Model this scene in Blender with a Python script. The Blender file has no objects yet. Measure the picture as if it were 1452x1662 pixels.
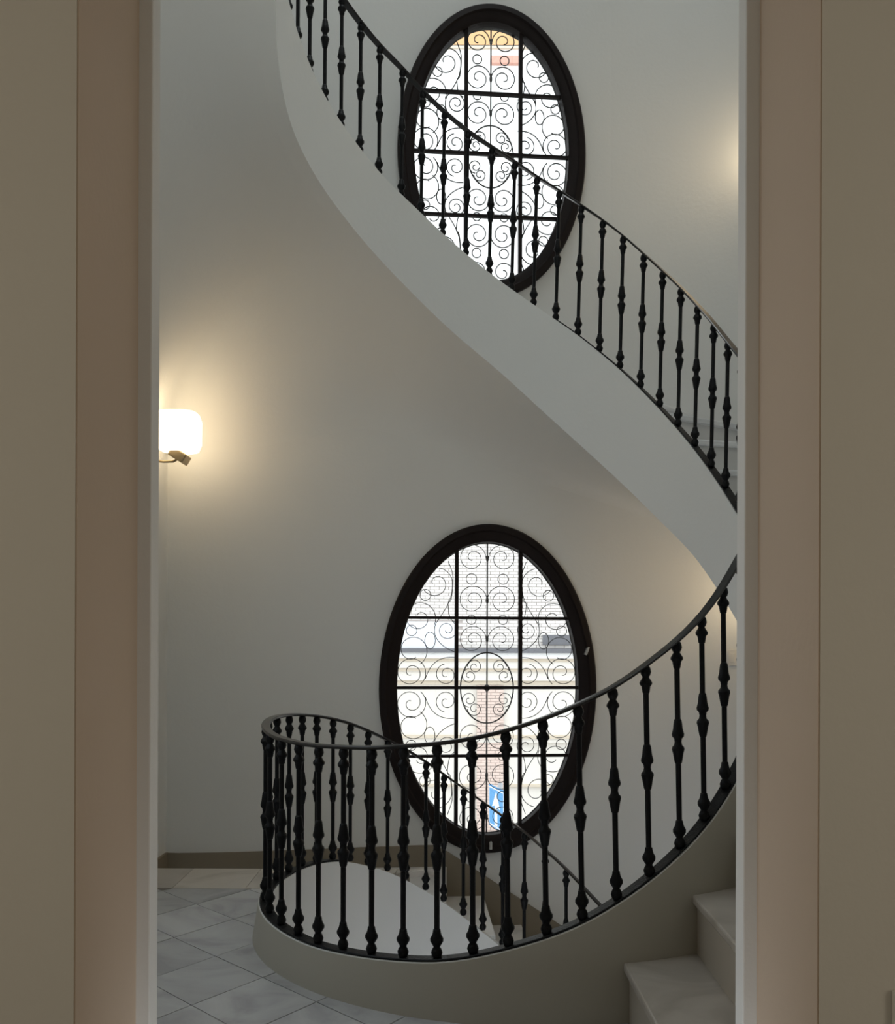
import bpy, bmesh, math, random
from mathutils import Vector, Matrix
random.seed(4)
sc = bpy.context.scene
COL = sc.collection
sin, cos, pi = math.sin, math.cos, math.pi
def rad(a): return math.radians(a)

# ------------------------------------------------------------ camera, sky, light, exposure
EYE = 1.4875
cam = bpy.data.objects.new('camera', bpy.data.cameras.new('camera'))
COL.objects.link(cam)
cam.data.sensor_fit = 'HORIZONTAL'; cam.data.sensor_width = 36.0
cam.data.lens = 36.0*1570/1452
cam.data.shift_y = 209/1452
cam.data.clip_start = .05
cam.matrix_world = Matrix.Translation((0, 0, EYE)) @ Matrix.Rotation(rad(90), 4, 'X') @ Matrix.Rotation(rad(.2), 4, 'Z')
sc.camera = cam

sc.view_settings.view_transform = 'Standard'
sc.view_settings.look = 'None'
sc.view_settings.gamma = 1.0
sc.view_settings.use_curve_mapping = False
sc.view_settings.exposure = 0.0

w = bpy.data.worlds.new('overcast_sky'); sc.world = w; w.use_nodes = True
bg = w.node_tree.nodes['Background']
bg.inputs[0].default_value = (.90, .95, 1.0, 1); bg.inputs[1].default_value = 2.4

def area(name, loc, rot, sx, sy, power, color):
    l = bpy.data.lights.new(name, 'AREA'); l.shape = 'RECTANGLE'; l.size = sx; l.size_y = sy
    l.energy = power; l.color = color
    o = bpy.data.objects.new(name, l); COL.objects.link(o); o.location = loc
    o.rotation_euler = [rad(a) for a in rot]
    return o
# daylight of the glazed roof lantern over the stairwell
area('roof_skylight', (.4, 5.0, 12.3), (0, 0, 0), 1.6, 1.6, 98, (.88, .96, 1.0))
# daylight of the side window on the landing, left of the opening
area('landing_daylight', (-2.02, 3.9, 1.9), (0, -68, 0), 2.0, 1.7, 21, (.78, .90, 1.0))
# unseen fill added high above the opening to even out far wall and string
area('high_fill', (.3, 2.86, 4.5), (90, 0, 180), 1.8, 1.2, 22, (.86, .95, 1.0))
# unseen fills added in the front room to brighten its wall and the reveals
area('room_side_fill', (3.3, 0.5, 1.9), (0, 90, 0), 2.4, 1.4, 19, (1.0, .88, .72))
area('room_side_fill', (-3.3, 0.5, 1.9), (0, -90, 0), 2.4, 1.4, 19, (1.0, .88, .72))
area('room_back_fill', (0, -2.9, 2.0), (90, 0, 0), 1.6, 1.4, 1.5, (1.0, .93, .82))  # added fill behind the camera, no window stands there
sc.cycles.max_bounces = 10; sc.cycles.diffuse_bounces = 6; sc.cycles.transparent_max_bounces = 12
sc.cycles.sample_clamp_indirect = 4.0
sc.cycles.use_denoising = True

# ------------------------------------------------------------ materials
def mat(name, col, rough=.6, metal=0.0, noise=0.0, nscale=8.0, bump=0.0, bscale=60.0, spec=.5, emit=None, estr=0.0, ndetail=4.0):
    m = bpy.data.materials.new(name); m.use_nodes = True
    nt = m.node_tree; b = nt.nodes['Principled BSDF']
    b.inputs['Base Color'].default_value = (*col, 1)
    b.inputs['Roughness'].default_value = rough
    b.inputs['Metallic'].default_value = metal
    b.inputs['Specular IOR Level'].default_value = spec
    if emit:
        b.inputs['Emission Color'].default_value = (*emit, 1); b.inputs['Emission Strength'].default_value = estr
    tc = nt.nodes.new('ShaderNodeTexCoord')
    if noise:
        n = nt.nodes.new('ShaderNodeTexNoise'); n.inputs['Scale'].default_value = nscale; n.inputs['Detail'].default_value = ndetail
        nt.links.new(tc.outputs['Object'], n.inputs['Vector'])
        mx = nt.nodes.new('ShaderNodeMix'); mx.data_type = 'RGBA'
        mx.inputs[6].default_value = (*[c*(1-noise) for c in col], 1)
        mx.inputs[7].default_value = (*[min(1, c*(1+noise)) for c in col], 1)
        nt.links.new(n.outputs['Fac'], mx.inputs[0]); nt.links.new(mx.outputs[2], b.inputs['Base Color'])
    if bump:
        n2 = nt.nodes.new('ShaderNodeTexNoise'); n2.inputs['Scale'].default_value = bscale; n2.inputs['Detail'].default_value = 3
        nt.links.new(tc.outputs['Object'], n2.inputs['Vector'])
        bp = nt.nodes.new('ShaderNodeBump'); bp.inputs['Strength'].default_value = bump; bp.inputs['Distance'].default_value = .01
        nt.links.new(n2.outputs['Fac'], bp.inputs['Height']); nt.links.new(bp.outputs['Normal'], b.inputs['Normal'])
    return m

def marble(name, base, vein, rough):
    m = mat(name, base, rough)
    nt = m.node_tree; b = nt.nodes['Principled BSDF']
    tc = nt.nodes.new('ShaderNodeTexCoord'); oi = nt.nodes.new('ShaderNodeObjectInfo')
    add = nt.nodes.new('ShaderNodeVectorMath'); add.operation = 'MULTIPLY_ADD'
    nt.links.new(oi.outputs['Random'], add.inputs[0]); add.inputs[1].default_value = (7, 13, 5)
    nt.links.new(tc.outputs['Object'], add.inputs[2])
    n = nt.nodes.new('ShaderNodeTexNoise'); n.inputs['Scale'].default_value = 2.2; n.inputs['Detail'].default_value = 9; n.inputs['Distortion'].default_value = 1.6
    nt.links.new(add.outputs[0], n.inputs['Vector'])
    r = nt.nodes.new('ShaderNodeValToRGB')
    e = r.color_ramp.elements
    e[0].position = .36; e[0].color = (*vein, 1); e[1].position = .62; e[1].color = (*base, 1)
    k = e.new(.50); k.color = (*[(a*.7+c*.3) for a, c in zip(base, vein)], 1)
    nt.links.new(n.outputs['Fac'], r.inputs[0])
    hs = nt.nodes.new('ShaderNodeHueSaturation'); mr = nt.nodes.new('ShaderNodeMapRange')
    mr.inputs[3].default_value = .88; mr.inputs[4].default_value = 1.1
    nt.links.new(oi.outputs['Random'], mr.inputs[0]); nt.links.new(mr.outputs[0], hs.inputs['Value'])
    nt.links.new(r.outputs[0], hs.inputs['Color']); nt.links.new(hs.outputs[0], b.inputs['Base Color'])
    return m

PLASTER = mat('white_plaster', (.745, .745, .73), .75, noise=.02, nscale=1.5, bump=.12, bscale=35, spec=.25)
CREAM = mat('cream_plaster', (.56, .45, .35), .7, noise=.02, nscale=2, bump=.1, bscale=40, spec=.25)
GREYP = mat('front_wall_paint', (.66, .635, .57), .75, noise=.02, nscale=2, bump=.1, bscale=40, spec=.25)
IRON = mat('black_iron', (.007, .0075, .0085), .45, metal=.2, spec=.2, noise=.3, nscale=30, bump=.25, bscale=120)
RAILM = mat('polished_iron_rail', (.045, .043, .042), .28, metal=.75, noise=.2, nscale=20)
GRILLE = mat('grille_iron', (.05, .045, .042), .6, metal=.3)
WOOD = mat('dark_stained_wood', (.008, .0035, .003), .6, noise=.4, nscale=12, bump=.1, bscale=50, spec=.25)
TILE = marble('grey_marble_tile', (.47, .475, .48), (.34, .34, .355), .25)
STEPM = marble('cream_marble_step', (.52, .48, .43), (.40, .365, .32), .3)
TREADLIT = marble('lit_marble_tread', (.80, .81, .82), (.66, .67, .69), .3)  # step marble lightened for the brighter flights, their light put into the colour
RISERLIT = mat('lit_riser', (.66, .655, .64), .6, noise=.03, nscale=4)  # upper risers, lightened to carry the brighter light up there
RISERM = mat('shaded_riser', (.42, .38, .32), .5, noise=.08, nscale=5)  # lower risers, their shade put into the darker colour
GROUT = mat('grout', (.22, .21, .20), .9)
SKIRT = mat('brown_skirting_paint', (.25, .21, .155), .55, noise=.06, nscale=5)
BRASS = mat('aged_brass', (.42, .33, .20), .4, metal=.7)
WHITEP = mat('white_plastic', (.72, .69, .64), .4)
STEEL = mat('latch_steel', (.55, .55, .53), .35, metal=.6)
SHADE = mat('glowing_glass_shade', (.9, .85, .75), .5, emit=(1.0, .80, .52), estr=4.0)
FAC = mat('facade_cream_stucco', (.80, .755, .68), .9, noise=.03, nscale=1)
FACW = mat('facade_white_stucco', (.84, .83, .80), .9, noise=.03, nscale=1)
FACO = mat('facade_orange_stucco', (.72, .42, .20), .9)
FACB = mat('facade_brick', (.75, .60, .52), .9, noise=.12, nscale=6)
FACBW = mat('facade_whitewashed_brick', (.80, .76, .71), .9, noise=.07, nscale=6)
FACPINK = mat('facade_pink_band', (.66, .36, .28), .9)
MORTAR = mat('mortar', (.50, .45, .42), .95)
CORN = mat('cornice_stone', (.66, .57, .45), .9)
DARKL = mat('dark_slate', (.16, .16, .17), .8)  # dark grey for the top cornice line and the lantern
BLIND = mat('pale_blind', (.86, .88, .92), .7)
BLUE = mat('sign_blue', (.05, .30, .62), .4)
SIGNW = mat('sign_white', (.85, .87, .9), .4)
POSTM = mat('galvanised_post', (.45, .46, .47), .5, metal=.5)
ASPH = mat('street_paving', (.35, .34, .33), .9, noise=.1)
glass = bpy.data.materials.new('window_glass'); glass.use_nodes = True
nt = glass.node_tree; nt.nodes.clear()
out = nt.nodes.new('ShaderNodeOutputMaterial'); mx = nt.nodes.new('ShaderNodeMixShader')
tr = nt.nodes.new('ShaderNodeBsdfTransparent'); tr.inputs[0].default_value = (.96, .97, .97, 1)
gl = nt.nodes.new('ShaderNodeBsdfGlossy'); gl.inputs['Roughness'].default_value = .02
fr = nt.nodes.new('ShaderNodeFresnel'); fr.inputs[0].default_value = 1.45
nt.links.new(fr.outputs[0], mx.inputs[0]); nt.links.new(tr.outputs[0], mx.inputs[1]); nt.links.new(gl.outputs[0], mx.inputs[2])
nt.links.new(mx.outputs[0], out.inputs[0])

# ------------------------------------------------------------ helpers
def link(name, me, m=None, parent=None, smooth=False):
    o = bpy.data.objects.new(name, me); COL.objects.link(o)
    if m and not me.materials: me.materials.append(m)
    if smooth:
        for p in me.polygons: p.use_smooth = True
    if parent: o.parent = parent
    return o
def mesh(name, V, F, m, parent=None, smooth=False, fix=True):
    me = bpy.data.meshes.new(name); me.from_pydata([tuple(v) for v in V], [], F)
    if fix:
        bm = bmesh.new(); bm.from_mesh(me); bmesh.ops.recalc_face_normals(bm, faces=bm.faces); bm.to_mesh(me); bm.free()
    me.update()
    return link(name, me, m, parent, smooth)
def empty(name, loc=(0, 0, 0)):
    o = bpy.data.objects.new(name, None); COL.objects.link(o); o.location = loc; o.empty_display_size = .1
    return o
def tag(o, label=None, cat=None, group=None, kind=None):
    if label: o['label'] = label
    if cat: o['category'] = cat
    if group: o['group'] = group
    if kind: o['kind'] = kind
    return o
class MB:
    def __init__(s): s.V = []; s.F = []
    def box(s, x0, x1, y0, y1, z0, z1, M=None):
        b = len(s.V)
        for z in (z0, z1):
            for x, y in ((x0, y0), (x1, y0), (x1, y1), (x0, y1)):
                v = Vector((x, y, z)); s.V.append(M @ v if M else v)
        for f in ((0, 3, 2, 1), (4, 5, 6, 7), (0, 1, 5, 4), (1, 2, 6, 5), (2, 3, 7, 6), (3, 0, 4, 7)): s.F.append(tuple(b+i for i in f))
        return s
    def prism(s, pts, z0, z1):
        b = len(s.V); n = len(pts)
        for z in (z0, z1):
            for x, y in pts: s.V.append(Vector((x, y, z)))
        s.F.append(tuple(b+i for i in reversed(range(n)))); s.F.append(tuple(b+n+i for i in range(n)))
        for i in range(n):
            j = (i+1) % n; s.F.append((b+i, b+j, b+n+j, b+n+i))
        return s
    def build(s, name, m, parent=None, smooth=False): return mesh(name, s.V, s.F, m, parent, smooth)
def bevel(o, wdt=.005, seg=2):
    md = o.modifiers.new('bevel', 'BEVEL'); md.width = wdt; md.segments = seg; md.limit_method = 'ANGLE'; return o

def sweep(name, sections, m, parent=None, closed=False, cap=True, smooth=True):
    """sections: list of rings of equal length"""
    n = len(sections[0]); V = [p for s_ in sections for p in s_]; F = []
    L = len(sections)
    for i in range(L if closed else L-1):
        a, b = i*n, ((i+1) % L)*n
        for k in range(n):
            k2 = (k+1) % n; F.append((a+k, a+k2, b+k2, b+k))
    if cap and not closed:
        F.append(tuple(reversed(range(n)))); F.append(tuple((L-1)*n+k for k in range(n)))
    return mesh(name, V, F, m, parent, smooth)
def tube(name, pts, r, m, parent=None, closed=False, n=6):
    pts = [Vector(p) for p in pts]; S = []
    L = len(pts)
    for i, p in enumerate(pts):
        t = (pts[(i+1) % L]-pts[i-1]) if closed else (pts[min(i+1, L-1)]-pts[max(i-1, 0)])
        t.normalize()
        up = Vector((0, 1, 0)) if abs(t.y) < .8 else Vector((0, 0, 1))
        a = t.cross(up).normalized(); b = t.cross(a)
        S.append([p+r*(cos(2*pi*k/n)*a+sin(2*pi*k/n)*b) for k in range(n)])
    return sweep(name, S, m, parent, closed)
def lathe(prof, n=10):
    V = []; F = []
    for r, z in prof:
        for k in range(n): V.append((r*cos(2*pi*k/n), r*sin(2*pi*k/n), z))
    for i in range(len(prof)-1):
        for k in range(n):
            k2 = (k+1) % n; F.append((i*n+k, i*n+k2, (i+1)*n+k2, (i+1)*n+k))
    F.append(tuple(reversed(range(n)))); F.append(tuple((len(prof)-1)*n+k for k in range(n)))
    return V, F
def interp(T, x):
    if x <= T[0][0]: 
        (a, b), (c, d) = T[0], T[1]; return b+(d-b)*(x-a)/(c-a)
    for (a, b), (c, d) in zip(T, T[1:]):
        if x <= c: return b+(d-b)*(x-a)/(c-a)
    (a, b), (c, d) = T[-2], T[-1]; return b+(d-b)*(x-a)/(c-a)
def smoothed(T, hw=6.0):
    return lambda x: sum(interp(T, x+hw*k/4)*wt for k, wt in zip(range(-4, 5), (1, 2, 3, 4, 5, 4, 3, 2, 1)))/25.0

# ------------------------------------------------------------ geometry of the well (round open well, stair climbing anticlockwise)
CX, CY, R = .36, 5.08, 1.29
RI, RO = 1.256, 1.322            # inner and outer face of the string wall (top)
FOOT = smoothed([(0, -2.05), (30, -1.60), (61, -1.06), (71, -.86), (83.3, -.64), (95, -.43), (101, -.323), (107, -.221), (112.6, -.134), (118.6, -.052),
    (124, .015), (131, .075), (137, .12), (144, .16), (154, .18), (180, .18), (211, .175), (225, .173), (239, .19), (252, .212), (258.5, .242),
    (264.6, .282), (271, .326), (277.7, .383), (283.8, .456), (290.2, .539), (297, .64), (302.5, .728), (308.6, .85), (311.6, .916), (372.5, 2.204),
    (379, 2.352), (390.9, 2.641), (402.9, 2.926), (415.4, 3.216), (428, 3.469), (441, 3.686), (454, 3.893), (461.6, 4.017), (474.7, 4.227),
    (481, 4.315), (488.4, 4.405), (495, 4.50), (502, 4.592), (508.6, 4.669), (515, 4.76), (521, 4.844), (527, 4.93), (540, 5.12), (560, 5.41), (600, 6.0), (660, 5.16+1.95), (731, 6.55+1.75), (800, 7.6+2.2)])
RAIL = smoothed([(0, -1.20), (61, -.213), (71.1, .003), (83.3, .231), (89.6, .331), (95.4, .425), (101.2, .518), (107, .611), (112.6, .701), (118.8, .787),
    (124.8, .854), (131.4, .921), (137.7, .975), (144.3, 1.013), (151, 1.04), (158, 1.058), (165, 1.068), (173, 1.072), (182, 1.068), (195, 1.05), (207, 1.035),
    (218, 1.03), (225, 1.031), (239, 1.044), (252, 1.075), (258.5, 1.1), (264.6, 1.135), (271, 1.183), (277, 1.238), (283.8, 1.31), (289.8, 1.396),
    (296.5, 1.495), (302, 1.589), (307.6, 1.707), (312.7, 1.83), (372.5, 3.063), (379, 3.202), (384.6, 3.343), (390.9, 3.493), (396.6, 3.634),
    (402.9, 3.779), (409, 3.923), (415.4, 4.074), (421.6, 4.201), (428, 4.324), (434.5, 4.439), (441, 4.542), (447.4, 4.65), (454, 4.742), (461, 4.833),
    (468, 4.94), (474.7, 5.041), (481, 5.148), (488.4, 5.229), (495, 5.311), (502, 5.391), (515, 5.57), (526, 5.73), (540, 5.94), (560, 6.24), (600, 6.83), (660, 7.94), (731, 9.13), (800, 10.63)], 4.0)
BOTT = smoothed([(0, -2.75), (61, -1.72), (95, -1.1), (124, -.68), (154, -.55), (285, -.55), (300, -.3), (320, .35), (345, 1.02), (368.3, 1.544), (379.5, 1.764),
    (390, 2.0), (401.4, 2.215), (449.8, 3.229), (458.5, 3.382), (464.6, 3.481), (472.9, 3.625), (482, 3.773), (492, 3.916), (503, 4.06), (516, 4.2),
    (529, 4.33), (537, 4.45), (545, 4.6), (552, 4.75), (560, 4.9), (600, 5.5), (660, 6.5), (731, 7.7), (800, 9.2)])
def P(th, r, z): return Vector((CX+r*cos(rad(th)), CY+r*sin(rad(th)), z))

# outer wall in plan
W0 = (-2.09, 7.18); W1 = (1.25, 7.4826); AC = (1.385, 5.989); AR = 1.5
plan = [(-2.06, 2.82), W0, W1]
for k in range(1, 25):
    a = rad(95.2*(1-k/24)); plan.append((AC[0]+AR*cos(a), AC[1]+AR*sin(a)))
plan.append((2.885, 4.32))
for k in range(1, 17):
    a = rad(-90*k/16); plan.append((1.385+1.5*cos(a), 4.32+1.5*sin(a)))
def hit(px, py, ang):
    dx, dy = cos(rad(ang)), sin(rad(ang)); best = None
    for i in range(len(plan)):
        (x0, y0), (x1, y1) = plan[i], plan[(i+1) % len(plan)]
        ex, ey = x1-x0, y1-y0; den = dx*ey-dy*ex
        if abs(den) < 1e-9: continue
        t = ((x0-px)*ey-(y0-py)*ex)/den; u = ((x0-px)*dy-(y0-py)*dx)/den
        if t > 1e-4 and -1e-6 <= u <= 1+1e-6 and (best is None or t < best): best = t
    return (px+dx*best, py+dy*best)

# ------------------------------------------------------------ shell
ZT, ZB = 12.5, -3.4
def wall_strip(name, pts, z0, z1, th, m, flip=False):
    """wall of real thickness standing outside the polyline pts"""
    n = len(pts); off = []
    for i in range(n):
        a = Vector(pts[max(i-1, 0)]); b = Vector(pts[min(i+1, n-1)]); d = (b-a).normalized()
        nn = Vector((-d.y, d.x)); off.append(Vector(pts[i])+nn*th)
    S = [[Vector((p[0], p[1], z0)), Vector((p[0], p[1], z1)), Vector((q.x, q.y, z1)), Vector((q.x, q.y, z0))] for p, q in zip(pts, off)]
    o = sweep(name, S, m, None, smooth=False); tag(o, kind='structure'); return o
FR = .03
wl = [plan[0], (-2.087, 5.0), (-2.089, 7.18-FR)]
for k in range(1, 9):
    a = pi-k/8*rad(85); wl.append((-2.089+FR+FR*cos(a), 7.18-FR+.018*k/8+FR*sin(a)))
o = wall_strip('wall_left', wl, ZB, ZT, .25, PLASTER)
for p in o.data.polygons: p.use_smooth = len(p.vertices) == 4
o.data.set_sharp_from_angle(angle=rad(40))
o = wall_strip('wall_right', plan[2:], ZB, ZT, .25, PLASTER)
for p in o.data.polygons: p.use_smooth = abs(p.normal.z) < .5 and len(p.vertices) == 4
o.data.set_sharp_from_angle(angle=rad(40))

U = Vector((W1[0]-W0[0], W1[1]-W0[1], 0)).normalized(); NO = Vector((-U.y, U.x, 0))   # along the wall, outwards
WL = math.hypot(W1[0]-W0[0], W1[1]-W0[1])
def WP(s, h, d=0.0): return Vector((W0[0], W0[1], 0))+U*s+NO*d+Vector((0, 0, h))
WIN = [dict(s=2.412, h=1.125, a=.834, b=1.253, t=.134), dict(s=2.426, h=5.226, a=.722, b=1.114, t=.127)]
def wall_back():
    V = []; F = []; D = .14
    def quad(*p):
        b = len(V); V.extend(p); F.append(tuple(range(b, b+4)))
    def full(s0, s1, h0, h1):
        quad(WP(s0, h0), WP(s1, h0), WP(s1, h1), WP(s0, h1)); quad(WP(s0, h0, D), WP(s1, h0, D), WP(s1, h1, D), WP(s0, h1, D))
    S0, S1 = -.25, WL
    c0, c1 = 1.5, S1
    rows = [(ZB, -.4), (-.4, 2.6, 0), (2.6, 3.9), (3.9, 6.6, 1), (6.6, ZT)]
    for r_ in rows:
        full(S0, c0, r_[0], r_[1])
        if len(r_) == 2: full(c0, c1, r_[0], r_[1]); continue
        w_ = WIN[r_[2]]; N = 96
        s0, s1, h0, h1 = c0, c1, r_[0], r_[1]
        for i in range(N):
            pts = []
            for k in (i, i+1):
                a = 2*pi*k/N+pi/4*0
                ex, eh = w_['a']*.97*cos(a), w_['b']*.98*sin(a)
                dx, dh = cos(a), sin(a)
                t = 1e9
                if dx > 1e-9: t = min(t, (s1-w_['s'])/dx)
                if dx < -1e-9: t = min(t, (s0-w_['s'])/dx)
                if dh > 1e-9: t = min(t, (h1-w_['h'])/dh)
                if dh < -1e-9: t = min(t, (h0-w_['h'])/dh)
                pts.append((w_['s']+ex, w_['h']+eh, w_['s']+dx*t, w_['h']+dh*t))
            A, B = pts
            for d in (0, D): quad(WP(A[0], A[1], d), WP(B[0], B[1], d), WP(B[2], B[3], d), WP(A[2], A[3], d))
            quad(WP(A[0], A[1], 0), WP(B[0], B[1], 0), WP(B[0], B[1], D), WP(A[0], A[1], D))
            # corner fill where the rectangle turns between A and B
            if abs(A[2]-B[2]) > 1e-6 and abs(A[3]-B[3]) > 1e-6:
                cs = s1 if max(A[2], B[2]) > s1-1e-6 else s0; ch = h1 if max(A[3], B[3]) > h1-1e-6 else h0
                for d in (0, D):
                    b = len(V); V.extend((WP(A[2], A[3], d), WP(B[2], B[3], d), WP(cs, ch, d))); F.append((b, b+1, b+2))
    me = bpy.data.meshes.new('wall_back'); me.from_pydata([tuple(v) for v in V], [], F)
    bm = bmesh.new(); bm.from_mesh(me); bmesh.ops.remove_doubles(bm, verts=bm.verts, dist=1e-5)
    bmesh.ops.recalc_face_normals(bm, faces=bm.faces); bm.to_mesh(me); bm.free()
    return tag(link('wall_back', me, PLASTER), kind='structure')
wall_back()

# wall with the opening, seen from the room in front (camera side)
Y1, Y2 = 2.30, 2.75
JX, SX = .886, .843
m = MB()
for s in (-1, 1):
    x0, x1 = sorted((s*JX, s*3.4)); m.box(x0, x1, Y1, Y2+.07, ZB, 4.0)
m.box(-3.4, 3.4, Y1, Y2+.07, 3.46, ZT)
m.build('wall_front', GREYP); tag(bpy.data.objects['wall_front'], kind='structure')
for i, s in enumerate((-1, 1)):
    m = MB(); x0, x1 = sorted((s*(JX-.004), s*(JX+.01))); m.box(x0, x1, Y1+.002, Y2, -.01, 3.46)
    tag(m.build('trim_%d' % (i+1), CREAM), kind='structure')
    m = MB(); x0, x1 = sorted((s*SX, s*(JX+.01))); m.box(x0, x1, Y2, Y2+.075, -.01, 3.46)
    tag(bevel(m.build('trim_%d' % (i+3), PLASTER), .004), kind='structure')
# room in front
m = MB(); m.box(-3.4, 3.4, -3.2, Y1, -.12, 0); tag(m.build('floor_room', TILE), kind='structure')
m = MB(); m.box(-3.4, 3.4, -3.2, Y1, 4.0, 4.15); tag(m.build('ceiling_room', PLASTER), kind='structure')
m = MB(); m.box(-3.6, 3.6, -3.4, -3.2, -.1, 4.15); tag(m.build('wall_room_rear', GREYP), kind='structure')
for s in (-1, 1):
    m = MB(); x0, x1 = sorted((s*3.4, s*3.6)); m.box(x0, x1, -3.2, Y1, -.1, 4.15)
    tag(m.build('wall_room_side', GREYP), kind='structure')
m = MB(); m.box(-2.4, 3.3, 2.82, 7.9, ZT, ZT+.15); tag(m.build('ceiling', PLASTER), kind='structure')
m = MB(); m.box(-2.4, 3.3, 2.82, 7.9, ZB-.15, ZB); tag(m.build('floor_basement', TILE), kind='structure')

# landing floor: grout bed with the tiles as separate pieces
YE = 6.28
floor_pts = []
for k in range(0, 58):
    th = 120+k*(314-120)/57; floor_pts.append(P(th, 1.30, 0).to_2d())
outer = [(3.0, 2.75), (-2.09, 2.75), (-2.09, YE), (-.40, YE)]
V = [(p.x, p.y) for p in floor_pts]+[(3.0, 4.2)]+outer
m = MB(); m.prism(V, -.14, -.012)
FLOOR = m.build('floor', GROUT); tag(FLOOR, kind='structure')
def clip(poly, nx, ny, c):      # keep nx*x+ny*y <= c
    out_ = []
    for i in range(len(poly)):
        a, b = poly[i], poly[(i+1) % len(poly)]
        da, db = nx*a[0]+ny*a[1]-c, nx*b[0]+ny*b[1]-c
        if da <= 0: out_.append(a)
        if da*db < 0: t = da/(da-db); out_.append((a[0]+t*(b[0]-a[0]), a[1]+t*(b[1]-a[1])))
    return out_
def parea(p): return abs(sum(p[i][0]*p[(i+1) % len(p)][1]-p[(i+1) % len(p)][0]*p[i][1] for i in range(len(p))))/2
def lay(poly, name, mt, z0=-.02, z1=0, ymax=None):
    poly = clip(poly, -1, 0, 2.085)
    if ymax is not None: poly = clip(poly, 0, 1, ymax)
    if len(poly) < 3: return
    # cut along the round string wall
    for _ in range(2):
        if len(poly) < 3: return
        q = min(poly, key=lambda p: math.hypot(p[0]-CX, p[1]-CY))
        cx_ = sum(p[0] for p in poly)/len(poly); cy_ = sum(p[1] for p in poly)/len(poly)
        d = Vector((cx_-CX, cy_-CY)).normalized()
        if math.hypot(q[0]-CX, q[1]-CY) < 1.29:
            poly = clip(poly, -d.x, -d.y, -(d.x*CX+d.y*CY)-1.285)
    if len(poly) < 3 or parea(poly) < .004: return
    o = MB().prism(poly, z0, z1).build(name, mt, FLOOR)
    return o
A0 = Vector((-1.361, 4.835)); e1 = Vector((cos(rad(55)), sin(rad(55)))); e2 = Vector((cos(rad(-46)), sin(rad(-46))))*1
TS = .397
for i in range(-9, 9):
    for j in range(-6, 12):
        g = .0025
        p = [A0+e1*TS*(i+a)+e2*TS*(j+b) for a, b in ((0, 0), (1, 0), (1, 1), (0, 1))]
        c = (p[0]+p[2])/2
        q = [c+(v-c)*(1-2*g/TS) for v in p]
        if c.x < -2.5 or c.x > 2.6 or c.y < 2.9 or c.y > 6.2: continue
        if math.hypot(c.x-CX, c.y-CY) < 1.2: continue
        lay([tuple(v) for v in q], 'floor_tile', TILE, ymax=5.79, z1=random.uniform(-.0008, .0008))
for k in range(5):
    x0 = -2.085+k*.44
    lay([(x0+.001, 5.795), (x0+.438, 5.795), (x0+.438, YE+.015), (x0+.001, YE+.015)], 'border_slab', STEPM, z0=-.035)

# ------------------------------------------------------------ stair
def ring(th, zb, zt, r0=RI, r1=RO): return [P(th, r0, zb), P(th, r1+.03, zb), P(th, r1+.03, max(zb, zt-.22)), P(th, r1, zt), P(th, r0, zt)]
def string(name, a, b, parent, step=2.0):
    n = int((b-a)/step); S = [ring(a+(b-a)*k/n, BOTT(a+(b-a)*k/n), FOOT(a+(b-a)*k/n)) for k in range(n+1)]
    o = sweep(name, S, PLASTER, parent, smooth=True)
    o.data.set_sharp_from_angle(angle=rad(50)); return o
TURN = [(20, 0), (50, 4), (70, 7), (81, 11), (92.5, 0), (107, -16), (285.6, -15), (299.6, -31), (311, -29), (330, -24), (360, -24), (378, -28), (402, -30), (430, -10), (450, 0), (900, 0)]
def ray(th, r=1.31):
    p = P(th, r, 0); return (p.x, p.y), hit(p.x, p.y, th+interp(TURN, th))
def sector(a0, a1, z0, z1, n=4, over=0.0):
    inn = []; outp = []
    for k in range(n+1):
        a = a0+(a1-a0)*k/n; i_, o_ = ray(a); inn.append(i_); outp.append(o_)
    # insert plan corners between neighbouring hits
    res = []
    for k in range(n):
        res.append(outp[k])
        lo, hi = sorted((math.atan2(outp[k][1]-CY, outp[k][0]-CX), math.atan2(outp[k+1][1]-CY, outp[k+1][0]-CX)))
        if hi-lo < 2:
            for c in (W0, plan[0]):
                ac = math.atan2(c[1]-CY, c[0]-CX)
                if lo < ac < hi and abs(hi-lo) > 1e-3: res.append(c)
    res.append(outp[n])
    return MB().prism(inn+res[::-1], z0, z1)
def riser(th, z0, z1, parent, mt=None):
    (ax, ay), (bx, by) = ray(th); d = Vector((bx-ax, by-ay)).normalized(); nn = Vector((-d.y, d.x))*.03
    q = [(ax, ay), (bx, by), (bx+nn.x, by+nn.y), (ax+nn.x, ay+nn.y)]
    return MB().prism(q, z0, z1).build('riser', mt or (RISERM if th < 330 else RISERLIT), parent)
OUTP = mat('olive_grey_curb_shade', (.44, .42, .36), .45, noise=.02, nscale=2)  # skin over the curb plaster, its shade put into the darker colour
STAIR = empty('staircase', P(285, 1.8, 0)); MI = Matrix.Translation(-STAIR.location)
tag(STAIR, 'white plaster spiral staircase climbing anticlockwise round the open well, with marble steps', 'staircase')
kids = []
kids.append(string('string_wall', 0, 770, None))
Sx = []
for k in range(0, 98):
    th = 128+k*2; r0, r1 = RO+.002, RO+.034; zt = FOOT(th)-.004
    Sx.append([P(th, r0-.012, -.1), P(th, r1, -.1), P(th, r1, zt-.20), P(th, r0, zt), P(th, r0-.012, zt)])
o = sweep('string_shade_skin', Sx, OUTP, None, smooth=True); o.data.set_sharp_from_angle(angle=rad(50)); kids.append(o)
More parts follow.
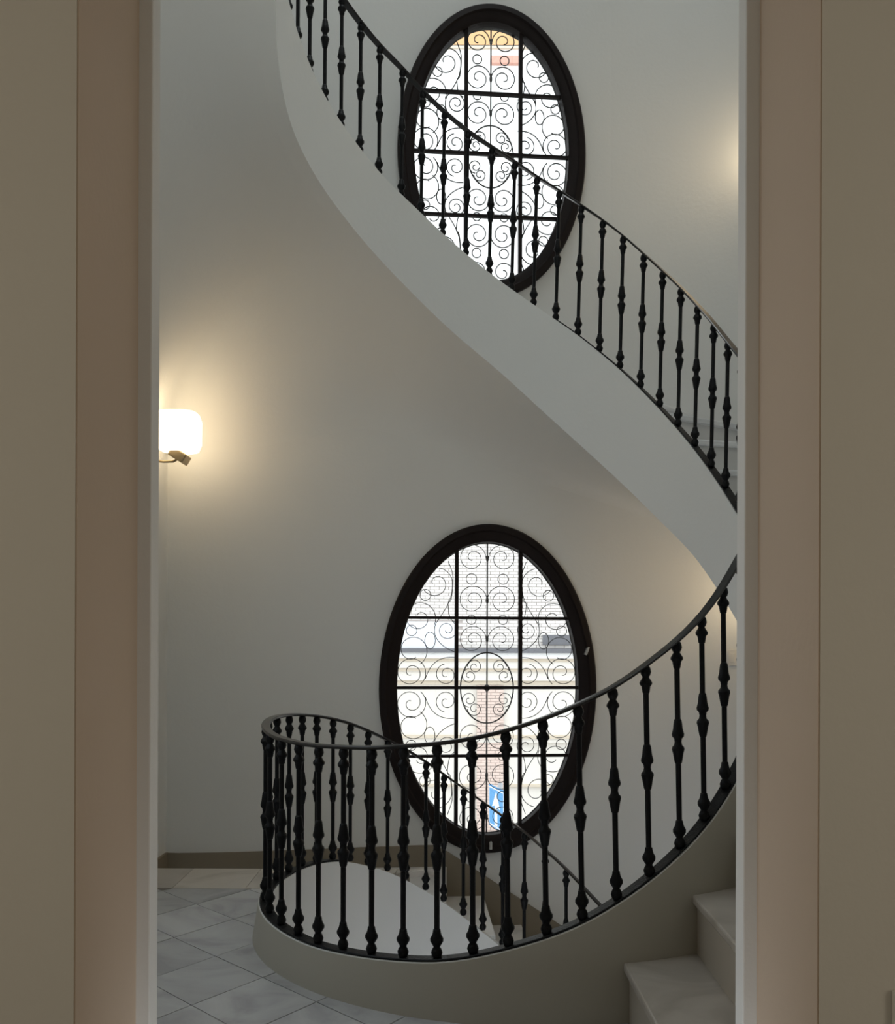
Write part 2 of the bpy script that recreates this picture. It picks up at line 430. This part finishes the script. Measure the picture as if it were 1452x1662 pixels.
# rising treads
nos = [(285.6, .235), (299.6, .47)]
def inv(h, a=300, b=780):
    for _ in range(40):
        c = (a+b)/2
        if FOOT(c)-.2 < h: a = c
        else: b = c
    return a
n = 1
while inv(.47+.228*n) < 755: nos.append((inv(.47+.228*n), .47+.228*n)); n += 1
for (a0, z), (a1, z1_) in zip(nos, nos[1:]):
    o = sector(a0-1.0, a1+1.0, z-.035, z).build('tread', STEPM if a0 < 330 else TREADLIT); bevel(o, .008); kids.append(o)
    kids.append(riser(a0, z-.235, z-.034, None))
# soffit vault
S = []
JUN = smoothed([(310, 0), (320, .2), (345, .75), (368, 1.25), (401, 1.93), (425, 2.47), (433.7, 2.60), (444.5, 2.74), (453.7, 2.88), (465, 3.0), (474, 3.1), (489, 2.93), (495, 2.87), (520, 2.85), (545, 2.95), (570, 3.5), (600, 4.7), (660, 6.1), (770, 8.3)], 4)
NS = 223
for k in range(0, NS+1):
    th = 320+k*2.0; z = BOTT(th); drop = max(.05, z-JUN(th))
    p = P(th, 1.30, 0); q = hit(CX, CY, th); row = []
    for j in range(15):
        t = sin(pi/2*j/14); hh = z+.005-drop*(1-math.sqrt(max(0, 1-t*t)))
        row.append(Vector((p.x+(q[0]-p.x)*t, p.y+(q[1]-p.y)*t, hh)))
    S.append(row)
V = [v for r_ in S for v in r_]; F = [(i*15+j, i*15+j+1, (i+1)*15+j+1, (i+1)*15+j) for i in range(NS) for j in range(14)]
kids.append(mesh('soffit', V, F, PLASTER, None, smooth=True))
# descending treads
low = [(107, -.228), (92.5, -.456)]+[(81-10.6*k, -.684-.228*k) for k in range(7)]
inn = [tuple(P(a, 1.31, 0).to_2d()) for a in (106, 110, 114, 119)]
pf = MB().prism(inn+[(-.45, YE-.02), (-2.085, YE-.02), W0, hit(*inn[0], 90)], -.268, -.228)
kids.append(pf.build('tread', TREADLIT)); bevel(kids[-1], .006)
kids.append(MB().box(-2.085, -.24, YE-.03, YE, -.26, -.034).build('riser', RISERM))
for (a0, z), (a1, _) in zip(low[1:], low):
    o = sector(a0-1, a1+1, z-.035, z).build('tread', TREADLIT); bevel(o, .008); kids.append(o)
    kids.append(riser(a1, z-.02, z+.228-.034, None))
for o in kids:
    o.parent = STAIR; o.matrix_parent_inverse = MI
# skirting at the foot of the far wall: level beside the landing, then running down with the steps
sk = []
pl = [W0]
ss = [0, .02]+[k*.1 for k in range(1, int(WL*10)+1)]
def skt(x): return -.066-.03*min(1, max(0, (-x-.2)/1.4)) if x < -.07 else -.066-.665*(x+.07)
for s in ss:
    v = WP(s, 0); t = skt(v.x)
    if s == 0: t = -.30
    sk.append((v, t))
sk2 = []
for k, (x, y) in enumerate(plan[2:20]):
    v = Vector((x, y, 0)); L = WL+AR*rad(95.2)*k/24; sk2.append((v, -.066-.665*(W0[0]+L+.07)))
TH = .018
def skirt(name, rows):
    Sx = []
    for i, (v, t) in enumerate(rows):
        a = rows[max(i-1, 0)][0]; b = rows[min(i+1, len(rows)-1)][0]; d = (b-a).normalized(); nn = Vector((d.y, -d.x, 0))
        zb = -.24 if v.x < -.07 else t-.55
        Sx.append([v+Vector((0, 0, zb)), v+nn*TH+Vector((0, 0, zb)), v+nn*TH+Vector((0, 0, t)), v+Vector((0, 0, t))])
    return sweep(name, Sx, SKIRT, None, smooth=False)
rows = [(WP(.0, 0), -.09)]+[(v, t) for v, t in sk if (v-WP(0, 0)).length > .05]+sk2[1:]
tag(skirt('baseboard_back', rows), kind='structure')
tag(bevel(MB().box(-2.095, -2.068, YE, 7.19, -.24, -.09).build('baseboard_left', SKIRT), .003), kind='structure')

# ------------------------------------------------------------ railing
RL = empty('stair_railing', P(270, R, FOOT(270)))
tag(RL, 'black wrought iron railing with flat handrail and turned balusters, spiralling up round the open stairwell', 'railing')
MIR = Matrix.Translation(-RL.location)
def adopt(o): o.parent = RL; o.matrix_parent_inverse = MIR; return o
def lean(th): return .9*max(0, min(1, (th-250)/25))*(1 if th < 440 else max(.25, 1-(th-440)/60))
def bar(name, f, w_, h_, m_, a, b, dr=0):
    n = int((b-a)/2); S = []
    for k in range(n+1):
        th = a+(b-a)*k/n; z = f(th); r0, r1 = R-w_/2, R+w_/2; c = h_*.3
        S.append([P(th, r0, z+c), P(th, r0+c, z), P(th, r1-c, z), P(th, r1, z+c), P(th, r1, z+h_-c), P(th, r1-c, z+h_), P(th, r0+c, z+h_), P(th, r0, z+h_-c)])
    return adopt(sweep(name, S, m_, None, smooth=False))
bar('handrail', lambda t: RAIL(t)-.006, .044, .016, RAILM, 4, 765)
bar('bottom_rail', lambda t: FOOT(t)+.001, .058, .010, IRON, 142, 434)
H0 = .85
shaftV, shaftF = lathe([(.009, 0), (.0112, .03), (.0115, H0*.5), (.0112, H0-.03), (.009, H0)], 8)
me_shaft = bpy.data.meshes.new('baluster'); me_shaft.from_pydata(shaftV, [], shaftF); me_shaft.materials.append(IRON)
def knob_mesh(name, prof):
    V, F = lathe([(r*1.13, z*H0) for r, z in prof], 12); me = bpy.data.meshes.new(name); me.from_pydata(V, [], F); me.materials.append(IRON)
    for p in me.polygons: p.use_smooth = True
    return me
def up(pr): return [(r, 1-t) for r, t in pr][::-1]
topk = knob_mesh('top_collar', up([(.012, .0), (.017, .012), (.0195, .03), (.016, .045), (.0115, .053), (.014, .06), (.0225, .078), (.0225, .088), (.016, .098), (.0145, .112), (.0125, .128), (.0096, .133)]))
midk = knob_mesh('middle_collar', up([(.0097, .372), (.0135, .38), (.0155, .395), (.018, .425), (.0225, .447), (.0215, .458), (.0145, .468), (.0125, .484), (.0145, .50), (.0215, .51), (.0230, .52), (.019, .54), (.0160, .565), (.0135, .583), (.0097, .592)]))
botk = knob_mesh('bottom_collar', up([(.0096, .862), (.013, .866), (.0145, .88), (.017, .892), (.0235, .907), (.0235, .92), (.016, .937), (.0115, .947), (.0165, .957), (.0205, .973), (.0175, .988), (.0135, .998)]))
ths = [22, 28.5, 35, 41.5, 48, 54.5, 61, 66.5, 71.1, 77.2, 83.3, 89.6, 95.4, 101.2, 107.1, 112.6, 118.8, 124.8, 131.4, 137.7, 144.3, 151, 157.7, 164.7, 173, 182, 191, 201, 210, 218, 225,
       232, 238.8, 245.5, 252, 258.5, 264.6, 271.2, 277.5, 283.8, 290.2, 296.8, 302.8, 308.8, 315, 321.2, 327.4, 333.7, 340, 346.4, 352.8, 359.4, 366.0,
       372.7, 379, 384.8, 390.9, 396.8, 402.9, 409, 415.4, 421.6, 428, 434.5, 441, 447.4, 454, 461, 468, 474.7, 481, 488.4, 495, 502, 508.6, 515.3, 521.3, 527.0,
       533, 540, 547.5, 555, 561, 567.5]+[574+6.4*k for k in range(30)]
for th in ths:
    l = lean(th)
    a = P(th+l*.25, R, FOOT(th)+.008); b = P(th-l*.75, R, RAIL(th-l*.75)-.002)
    d = b-a
    o = link('baluster', me_shaft); o.location = a; o.rotation_mode = 'QUATERNION'
    o.rotation_quaternion = Vector((0, 0, 1)).rotation_difference(d.normalized()); o.scale = (1, 1, d.length/H0)
    adopt(o)
    for me_ in (topk, midk, botk):
        k = bpy.data.objects.new(me_.name, me_); COL.objects.link(k); k.parent = o

# ------------------------------------------------------------ windows and their grilles
def ell(w_, da, k, N): a = 2*pi*k/N; return (w_['s']+(w_['a']-da)*cos(a), w_['h']+(w_['b']-da)*sin(a))
def make_window(idx, w_):
    root = empty('window_%d' % idx, WP(w_['s'], w_['h']-w_['b'])); tag(root, kind='structure')
    MW = Matrix.Translation(-root.location)
    def ad(o): o.parent = root; o.matrix_parent_inverse = MW; return o
    t = w_['t']; N = 96
    prof = [(0, .0), (.0, -.035), (.012, -.05), (.05, -.055), (.062, -.042), (.098, -.036), (t-.012, -.03), (t, -.018), (t, .09), (.0, .09)]
    S = [[WP(*ell(w_, p, k, N), d) for p, d in prof] for k in range(N)]
    o = ad(sweep('window_frame', S, WOOD, None, closed=True)); o.data.set_sharp_from_angle(angle=rad(35))
    ia, ib = w_['a']-t+.006, w_['b']-t+.006
    hw = .0135; ms = .236/.70*(ia)            # vertical bars
    xs = (-.345*ia, .352*ia) if idx == 1 else (-.33*ia, .37*ia)
    hs = [(.478*ib), 0.004, -.460*ib]
    if idx == 2: hs = [.455*ib, -.01*ib, -.49*ib]
    for x in xs:
        e = ib*math.sqrt(1-(x/ia)**2)+.01
        m = MB()
        for a, b in ((x-hw, x+hw),):
            pts = [WP(w_['s']+q, w_['h']+z, d) for z in (-e, e) for q, d in ((a, -.005), (b, -.005), (b, .035), (a, .035))]
        bI = len(m.V); m.V += pts
        for f in ((0, 3, 2, 1), (4, 5, 6, 7), (0, 1, 5, 4), (1, 2, 6, 5), (2, 3, 7, 6), (3, 0, 4, 7)): m.F.append(f)
        ad(m.build('muntin', WOOD))
    for z in hs:
        e = ia*math.sqrt(1-(z/ib)**2)+.01; m = MB()
        m.V += [WP(w_['s']+q, w_['h']+zz, d) for q in (-e, e) for zz, d in ((z-.011, .0), (z+.011, .0), (z+.011, .03), (z-.011, .03))]
        for f in ((0, 3, 2, 1), (4, 5, 6, 7), (0, 1, 5, 4), (1, 2, 6, 5), (2, 3, 7, 6), (3, 0, 4, 7)): m.F.append(f)
        ad(m.build('muntin', WOOD))
    # panes: the cells of the grid, cut to the ellipse
    ellp = [(ia*cos(2*pi*k/80), ib*sin(2*pi*k/80)) for k in range(80)]
    xe = [-ia-.01, xs[0], xs[1], ia+.01]; he = [ib+.01]+hs+[-ib-.01]
    for i in range(3):
        for j in range(4):
            p = clip(clip(clip(clip(ellp, -1, 0, -xe[i]), 1, 0, xe[i+1]), 0, 1, he[j]), 0, -1, -he[j+1])
            if len(p) < 3 or parea(p) < .001: continue
            ad(mesh('pane', [WP(w_['s']+x, w_['h']+z, .016) for x, z in p]+[WP(w_['s']+x, w_['h']+z, .020) for x, z in p],
                    [tuple(range(len(p))), tuple(range(2*len(p)-1, len(p)-1, -1))]+[(k, (k+1) % len(p), len(p)+(k+1) % len(p), len(p)+k) for k in range(len(p))], glass))
    return root, ad
r1, ad1 = make_window(1, WIN[0]); r2, ad2 = make_window(2, WIN[1])
def latch(ad, s, h, ang):
    M = Matrix.Translation(WP(s, h, -.062)) @ Matrix.Rotation(math.atan2(U.y, U.x), 4, 'Z') @ Matrix.Rotation(rad(ang), 4, 'Y')
    o = MB().box(-.011, .011, -.012, .012, -.028, .028, M).box(-.006, .006, -.03, -.01, -.012, .035, M).build('latch', STEEL)
    ad(bevel(o, .003))
latch(ad1, WIN[0]['s']+.75, WIN[0]['h']+.285, 20)
latch(ad1, WIN[0]['s']+.015, WIN[0]['h']-1.19, 0)

def spiral(cx, cy, R0, a0, turns, r_end=.22, sgn=1, n=None):
    """in crop units; starts on the outside at angle a0 (deg, y up) and winds in"""
    n = n or int(26*abs(turns)+8); out_ = []
    for k in range(n+1):
        t = k/n; r = R0*(1-t)+R0*r_end*t
        if t < .35: r = R0*(1-.35*(t/.35)*.35)
        else: r = R0*(.8775-(.8775-r_end)*((t-.35)/.65))
        a = rad(a0+sgn*360*turns*t); out_.append((cx+r*cos(a), cy-r*sin(a)))
    return out_
def bez(p0, p1, p2, p3, n=14):
    return [tuple((1-t)**3*a+3*(1-t)**2*t*b+3*(1-t)*t*t*c+t**3*d for a, b, c, d in zip(p0, p1, p2, p3)) for t in [k/n for k in range(n+1)]]
def circ(cx, cy, r, ry=None, n=22): return [(cx+r*cos(2*pi*k/n), cy+(ry or r)*sin(2*pi*k/n)) for k in range(n)]
XC, YC = 563, 833
half = []    # (name, pts, closed)
for cx_, cy_, r_, a_ in ((492, 212, 64, 0), (493, 412, 68, 0), (494, 603, 66, 0)):
    half.append(('scroll', spiral(cx_, cy_, r_, a_, 1.75, .16, 1), False))
half += [('ring', circ(487, 313, 25), True), ('ring', circ(487, 508, 22), True)]
half.append(('scroll', spiral(503, 732, 33, 180, 1.5, .2, -1), False))
half.append(('scroll', spiral(478, 776, 35, 90, 1.5, .2, 1), False))
# S scroll of the upper side field
half.append(('scroll', spiral(318, 335, 78, 10, 1.5, .22, 1)[::-1]+bez((395, 322), (402, 420), (352, 470), (318, 525))+bez((318, 525), (290, 590), (345, 640), (408, 662))[1:], False))
half.append(('scroll', [(405, 170), (372, 210), (398, 300), (390, 410), (375, 430), (385, 500), (412, 520)], False))
half.append(('ring', circ(267, 391, 26), True))
half.append(('scroll', spiral(240, 500, 78, -25, 1.45, .22, 1), False))
half.append(('ring', circ(202, 560, 25), True))
half.append(('ring', circ(290, 607, 25, 40), True))
half.append(('scroll', spiral(372, 556, 46, 60, 1.6, .2, -1), False))
half.append(('scroll', spiral(205, 655, 75, -60, 1.0, .5, 1), False))
half.append(('scroll', spiral(200, 760, 72, -50, 1.9, .15, 1), False))
half.append(('scroll', bez((268, 790), (290, 720), (330, 680), (412, 688))+[], False))
half.append(('scroll', spiral(368, 768, 50, 100, 1.5, .2, 1), False))
def smooth_path(pts, n=4):
    if len(pts) > 12: return pts
    out_ = []
    for i in range(len(pts)-1):
        p0, p1, p2, p3 = pts[max(i-1, 0)], pts[i], pts[i+1], pts[min(i+2, len(pts)-1)]
        for k in range(n):
            t = k/n; out_.append(tuple(.5*((2*b)+(-a+c)*t+(2*a-5*b+4*c-d)*t*t+(-a+3*b-3*c+d)*t**3) for a, b, c, d in zip(p0, p1, p2, p3)))
    return out_+[pts[-1]]
def make_grille(w_, label, base):
    root = empty('window_grille', WP(w_['s'], w_['h']-w_['b'], .07)); tag(root, label, 'grille')
    MW = Matrix.Translation(-root.location)
    kx = w_['a']/(177*2.916); ky = w_['b']/(266*2.916); D = .072
    ia, ib = w_['a']-w_['t']*1.0, w_['b']-w_['t']*1.0
    def W(p): return WP(w_['s']+(p[0]-XC)*kx, w_['h']-(p[1]-YC)*ky, D)
    def put(name, pts, closed, r=(.0031, .0043)[base]):
        if not closed: pts = smooth_path(pts)
        # keep what lies within the oval opening
        ok = [((p[0]-XC)*kx/ia)**2+((p[1]-YC)*ky/ib)**2 < 1.0 for p in pts]
        if all(ok): runs = [pts]
        else:
            closed = False; runs = []; cur = []
            for p, g in zip(pts, ok):
                if g: cur.append(p)
                elif cur: runs.append(cur); cur = []
            if cur: runs.append(cur)
        for q in runs:
            if len(q) < 3: continue
            o = tube(name, [W(p) for p in q], r, GRILLE, None, closed, 5); o.parent = root; o.matrix_parent_inverse = MW
    for name, pts, closed in half:
        for mx_ in (1, -1):
            for my in (1, -1):
                put(name, [(XC+mx_*(x-XC), YC+my*(y-YC)) for x, y in pts], closed)
    put('ring', circ(XC, YC, 127, 168, 48), True, .0058)
    o = tube('bar', [W((XC, YC-(ib-.005)/ky)), W((XC, YC)), W((XC, YC+(ib-.005)/ky))], .006, GRILLE, None, False, 6); o.parent = root; o.matrix_parent_inverse = MW
    rim = tube('rim', [WP(w_['s']+(w_['a']-w_['t']-.001)*cos(2*pi*k/64), w_['h']+(w_['b']-w_['t']-.001)*sin(2*pi*k/64), D) for k in range(64)], .006, GRILLE, None, True, 6)
    rim.parent = root; rim.matrix_parent_inverse = MW
    for q in (215, 415, 600, 833, 1066, 1251, 1450):
        c = W((XC, q)); s_ = .011 if q != 833 else .024
        V, F = lathe([(.004, -.03), (s_, -.012), (s_, .012), (.004, .03)], 8)
        o = mesh('collar', [Vector(v)+c for v in V], F, GRILLE, None, True); o.parent = root; o.matrix_parent_inverse = MW
    return root
make_grille(WIN[0], 'black scrolled iron grille outside the lower oval window', 0)
make_grille(WIN[1], 'black scrolled iron grille outside the upper oval window, partly behind the stair', 1)

# ------------------------------------------------------------ sconces
def sconce(name, label, wallpt, inward, h, light=14):
    root = empty(name, (wallpt[0], wallpt[1], h-.25)); tag(root, label, 'lamp')
    n_ = Vector((inward[0], inward[1], 0)).normalized(); t_ = Vector((-n_.y, n_.x, 0))
    B = Matrix((( n_.x, t_.x, 0, 0), (n_.y, t_.y, 0, 0), (0, 0, 1, 0), (0, 0, 0, 1)))    # local x = away from wall
    root.matrix_world = Matrix.Translation(root.location) @ B
    def add(mb, nm, mt, bv=.004, sm=False):
        o = mb.build(nm, mt, root, sm); return bevel(o, bv) if bv else o
    add(MB().box(0.001, .012, -.035, .035, -.0, .13), 'back_plate', BRASS)
    tube('arm', [(0.01, 0, .055), (.08, 0, .05), (.15, 0, .052), (.19, 0, .075)], .009, BRASS, root, n=8)
    M = Matrix.Translation((.20, -.01, .085)) @ Matrix.Rotation(rad(32), 4, 'Y')
    add(MB().box(-.065, .055, -.07, .07, -.034, .034, M), 'bracket', BRASS, .008)
    # glass shade: hollow rounded box
    S = []
    for z, w_ in ((.115, .085), (.13, .13), (.18, .148), (.34, .150), (.385, .135), (.395, .10)):
        S.append([Vector((.185+w_*(abs(cos(a))**.55)*(1 if cos(a) > 0 else -1), w_*(abs(sin(a))**.55)*(1 if sin(a) > 0 else -1), z)) for a in [2*pi*(k+.5)/24 for k in range(24)]])
    sh = sweep('lamp_shade', S, SHADE, root)
    l = bpy.data.lights.new('sconce_light', 'POINT'); l.energy = light; l.color = (1.0, .68, .36); l.shadow_soft_size = .12
    lo = bpy.data.objects.new('sconce_light', l); COL.objects.link(lo); lo.parent = root; lo.location = (.36, 0, .30)
    return root
sconce('wall_sconce', 'glowing glass wall sconce on a brass bracket, on the left wall', (-2.08, 6.80), (1, 0), 2.94, 2.3)
def arcpt(px):
    a = 80.0
    for _ in range(400):
        a -= .15; x, y = AC[0]+AR*cos(rad(a)), AC[1]+AR*sin(rad(a))
        if 726+1570*x/y > px: return x, y, (-cos(rad(a)), -sin(rad(a)))
x, y, n_ = arcpt(1262)
sconce('wall_sconce', 'upper wall sconce hidden behind the right jamb, only its warm glow showing', (x, y), n_, 5.10, 3.0)
x, y, n_ = arcpt(1255)
sconce('wall_sconce', 'lower wall sconce hidden behind the right jamb, lighting the wall below the flight', (x, y), n_, 1.80, 3.2)

# switch plates
def plate(name, label, loc, ang, w_, h_):
    root = empty(name, loc); root.rotation_euler = (0, 0, ang); tag(root, label, 'switch')
    bevel(MB().box(-w_/2, w_/2, -.012, 0, -h_/2, h_/2).build('cover_plate', WHITEP, root), .003)
    bevel(MB().box(-w_*.28, w_*.28, -.017, -.010, -h_*.3, h_*.3).build('rocker', WHITEP, root), .002)
x, y, n_ = arcpt(1189)
plate('wall_switch', 'small white switch plate on the curved wall beside the right jamb', (x+n_[0]*.001, y+n_[1]*.001, EYE-26/1570*y), math.atan2(-n_[0], n_[1])+pi, .065, .12)
plate('power_socket', 'pale socket plate low on the right front wall at the picture edge', (1.10, Y1-.001, .62), 0, .085, .085)

# ------------------------------------------------------------ outside: house across the street
FY = 26.0; K = FY/1570
def fx(px): return (px-726)*K
def fh(py): return EYE-(py-1040)*K
BLD = empty('building', (1.0, FY, -6)); tag(BLD, 'pale brick and stucco building across the street, seen through the oval windows', 'building')
MB_ = Matrix.Translation(-BLD.location)
def bp(o): o.parent = BLD; o.matrix_parent_inverse = MB_; return o
bp(MB().box(-14, 16, FY, FY+3, -6, fh(1056)).build('lower_wall', FAC))
bp(MB().box(-14, 16, FY, FY+3, fh(1056), fh(180)).build('upper_wall', MORTAR))
bp(MB().box(-14, 16, FY-.05, FY+3, fh(845), fh(78)).build('attic_wall', FACW))
bp(MB().box(-14, 16, FY-.12, FY+3, fh(78), fh(15)).build('orange_storey', FACO))
bp(MB().box(fx(680), fx(915), FY-.12, FY-.02, fh(82), fh(77)).build('string_course', CORN))
bp(bevel(MB().box(fx(792), fx(842), FY-.18, FY-.02, fh(108), fh(96)).build('window_lintel', FACPINK), .01))
# cornice mouldings
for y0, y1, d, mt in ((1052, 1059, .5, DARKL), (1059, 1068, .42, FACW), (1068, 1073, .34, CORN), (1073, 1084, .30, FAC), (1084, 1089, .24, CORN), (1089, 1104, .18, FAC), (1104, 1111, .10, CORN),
                      (1193, 1197, .22, CORN), (1197, 1204, .16, FAC), (1272, 1276, .10, CORN)):
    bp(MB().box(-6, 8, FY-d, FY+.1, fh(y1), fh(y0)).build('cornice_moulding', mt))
bp(MB().box(fx(640), fx(741), FY-.06, FY+.02, fh(1052), fh(1009)).build('window_blind', BLIND))
bp(MB().box(fx(880), fx(925), FY-.12, FY+.02, fh(1046), fh(1030)).build('wall_lantern', DARKL))
# bricks as real blocks
def bricks(name, x0, x1, h0, h1, yb, mt, skip=None, L=.235, Hh=.068):
    m = MB(); z = h0; r_ = 0
    while z < h1:
        x = x0-(L+.012)/2*(r_ % 2)
        while x < x1:
            a, b = max(x, x0), min(x+L, x1)
            if b-a > .03 and not (skip and skip(a, b, z)):
                m.box(a, b, yb-.03-random.uniform(0, .006), yb+.01, z, min(z+Hh, h1))
            x += L+.014
        z += Hh+.014; r_ += 1
    o = bp(m.build(name, mt)); o['kind'] = 'stuff'; return o
bricks('brickwork', fx(630), fx(960), fh(1051), fh(860), FY, FACBW, skip=lambda a, b, z: a < fx(741) and z < fh(1008))
bp(MB().box(fx(774), fx(817), FY-.10, FY, -6, fh(1112)).build('pilaster', MORTAR))
bricks('pilaster_brickwork', fx(774), fx(817), fh(1400), fh(1112), FY-.10, FACB)
m = MB(); m.box(-30, 30, 8.0, 40, -6.2, -6); tag(m.build('ground', ASPH), kind='structure')
# blue direction sign on its post
SY = 11.6; SKx = SY/1570
sg = empty('street_sign', ((793-726)*SKx, SY+.35, -6)); tag(sg, 'blue rectangular road sign with a white arrow pointing up, outside the lower window', 'sign')
pA = Vector(((794-726)/1570*(SY+.35), SY+.35, 0)); pB = Vector(((819-726)/1570*(SY-.25), SY-.25, 0))
d = (pB-pA); Lw = d.length; d.normalize(); nz = Vector((d.y, -d.x, 0))
zt = EYE-232/1570*(SY+.35); zb = EYE-298/1570*(SY+.35)
MS = Matrix(((d.x, -nz.x, 0, pA.x), (d.y, -nz.y, 0, pA.y), (0, 0, 1, zb), (0, 0, 0, 1)))
MSP = Matrix.Translation(-sg.location)
Hs = zt-zb
def sp(o): o.parent = sg; o.matrix_parent_inverse = MSP; return o
sp(bevel(MB().box(0, Lw, 0, .02, 0, Hs, MS).build('sign_panel', BLUE), .004))
mb = MB(); e = .018
for a in ((e, Lw-e, e, e+.014), (e, Lw-e, Hs-e-.014, Hs-e), (e, e+.014, e, Hs-e), (Lw-e-.014, Lw-e, e, Hs-e)): mb.box(a[0], a[1], -.004, 0, a[2], a[3], MS)
sp(mb.build('sign_border', SIGNW))
ar = [(.41, .08), (.59, .08), (.57, .56), (.76, .50), (.5, .90), (.24, .50), (.43, .56)]
V = [MS @ Vector((Lw*x, dd, Hs*z)) for dd in (-.005, 0) for x, z in ar]; k = len(ar)
sp(mesh('sign_arrow', V, [tuple(range(k)), tuple(range(2*k-1, k-1, -1))]+[(i, (i+1) % k, k+(i+1) % k, k+i) for i in range(k)], SIGNW))
tp = tube('sign_post', [MS @ Vector((Lw*.5, .05, z)) for z in (-6-zb, -2-zb, Hs+.05)], .03, POSTM, None, n=10); sp(tp)
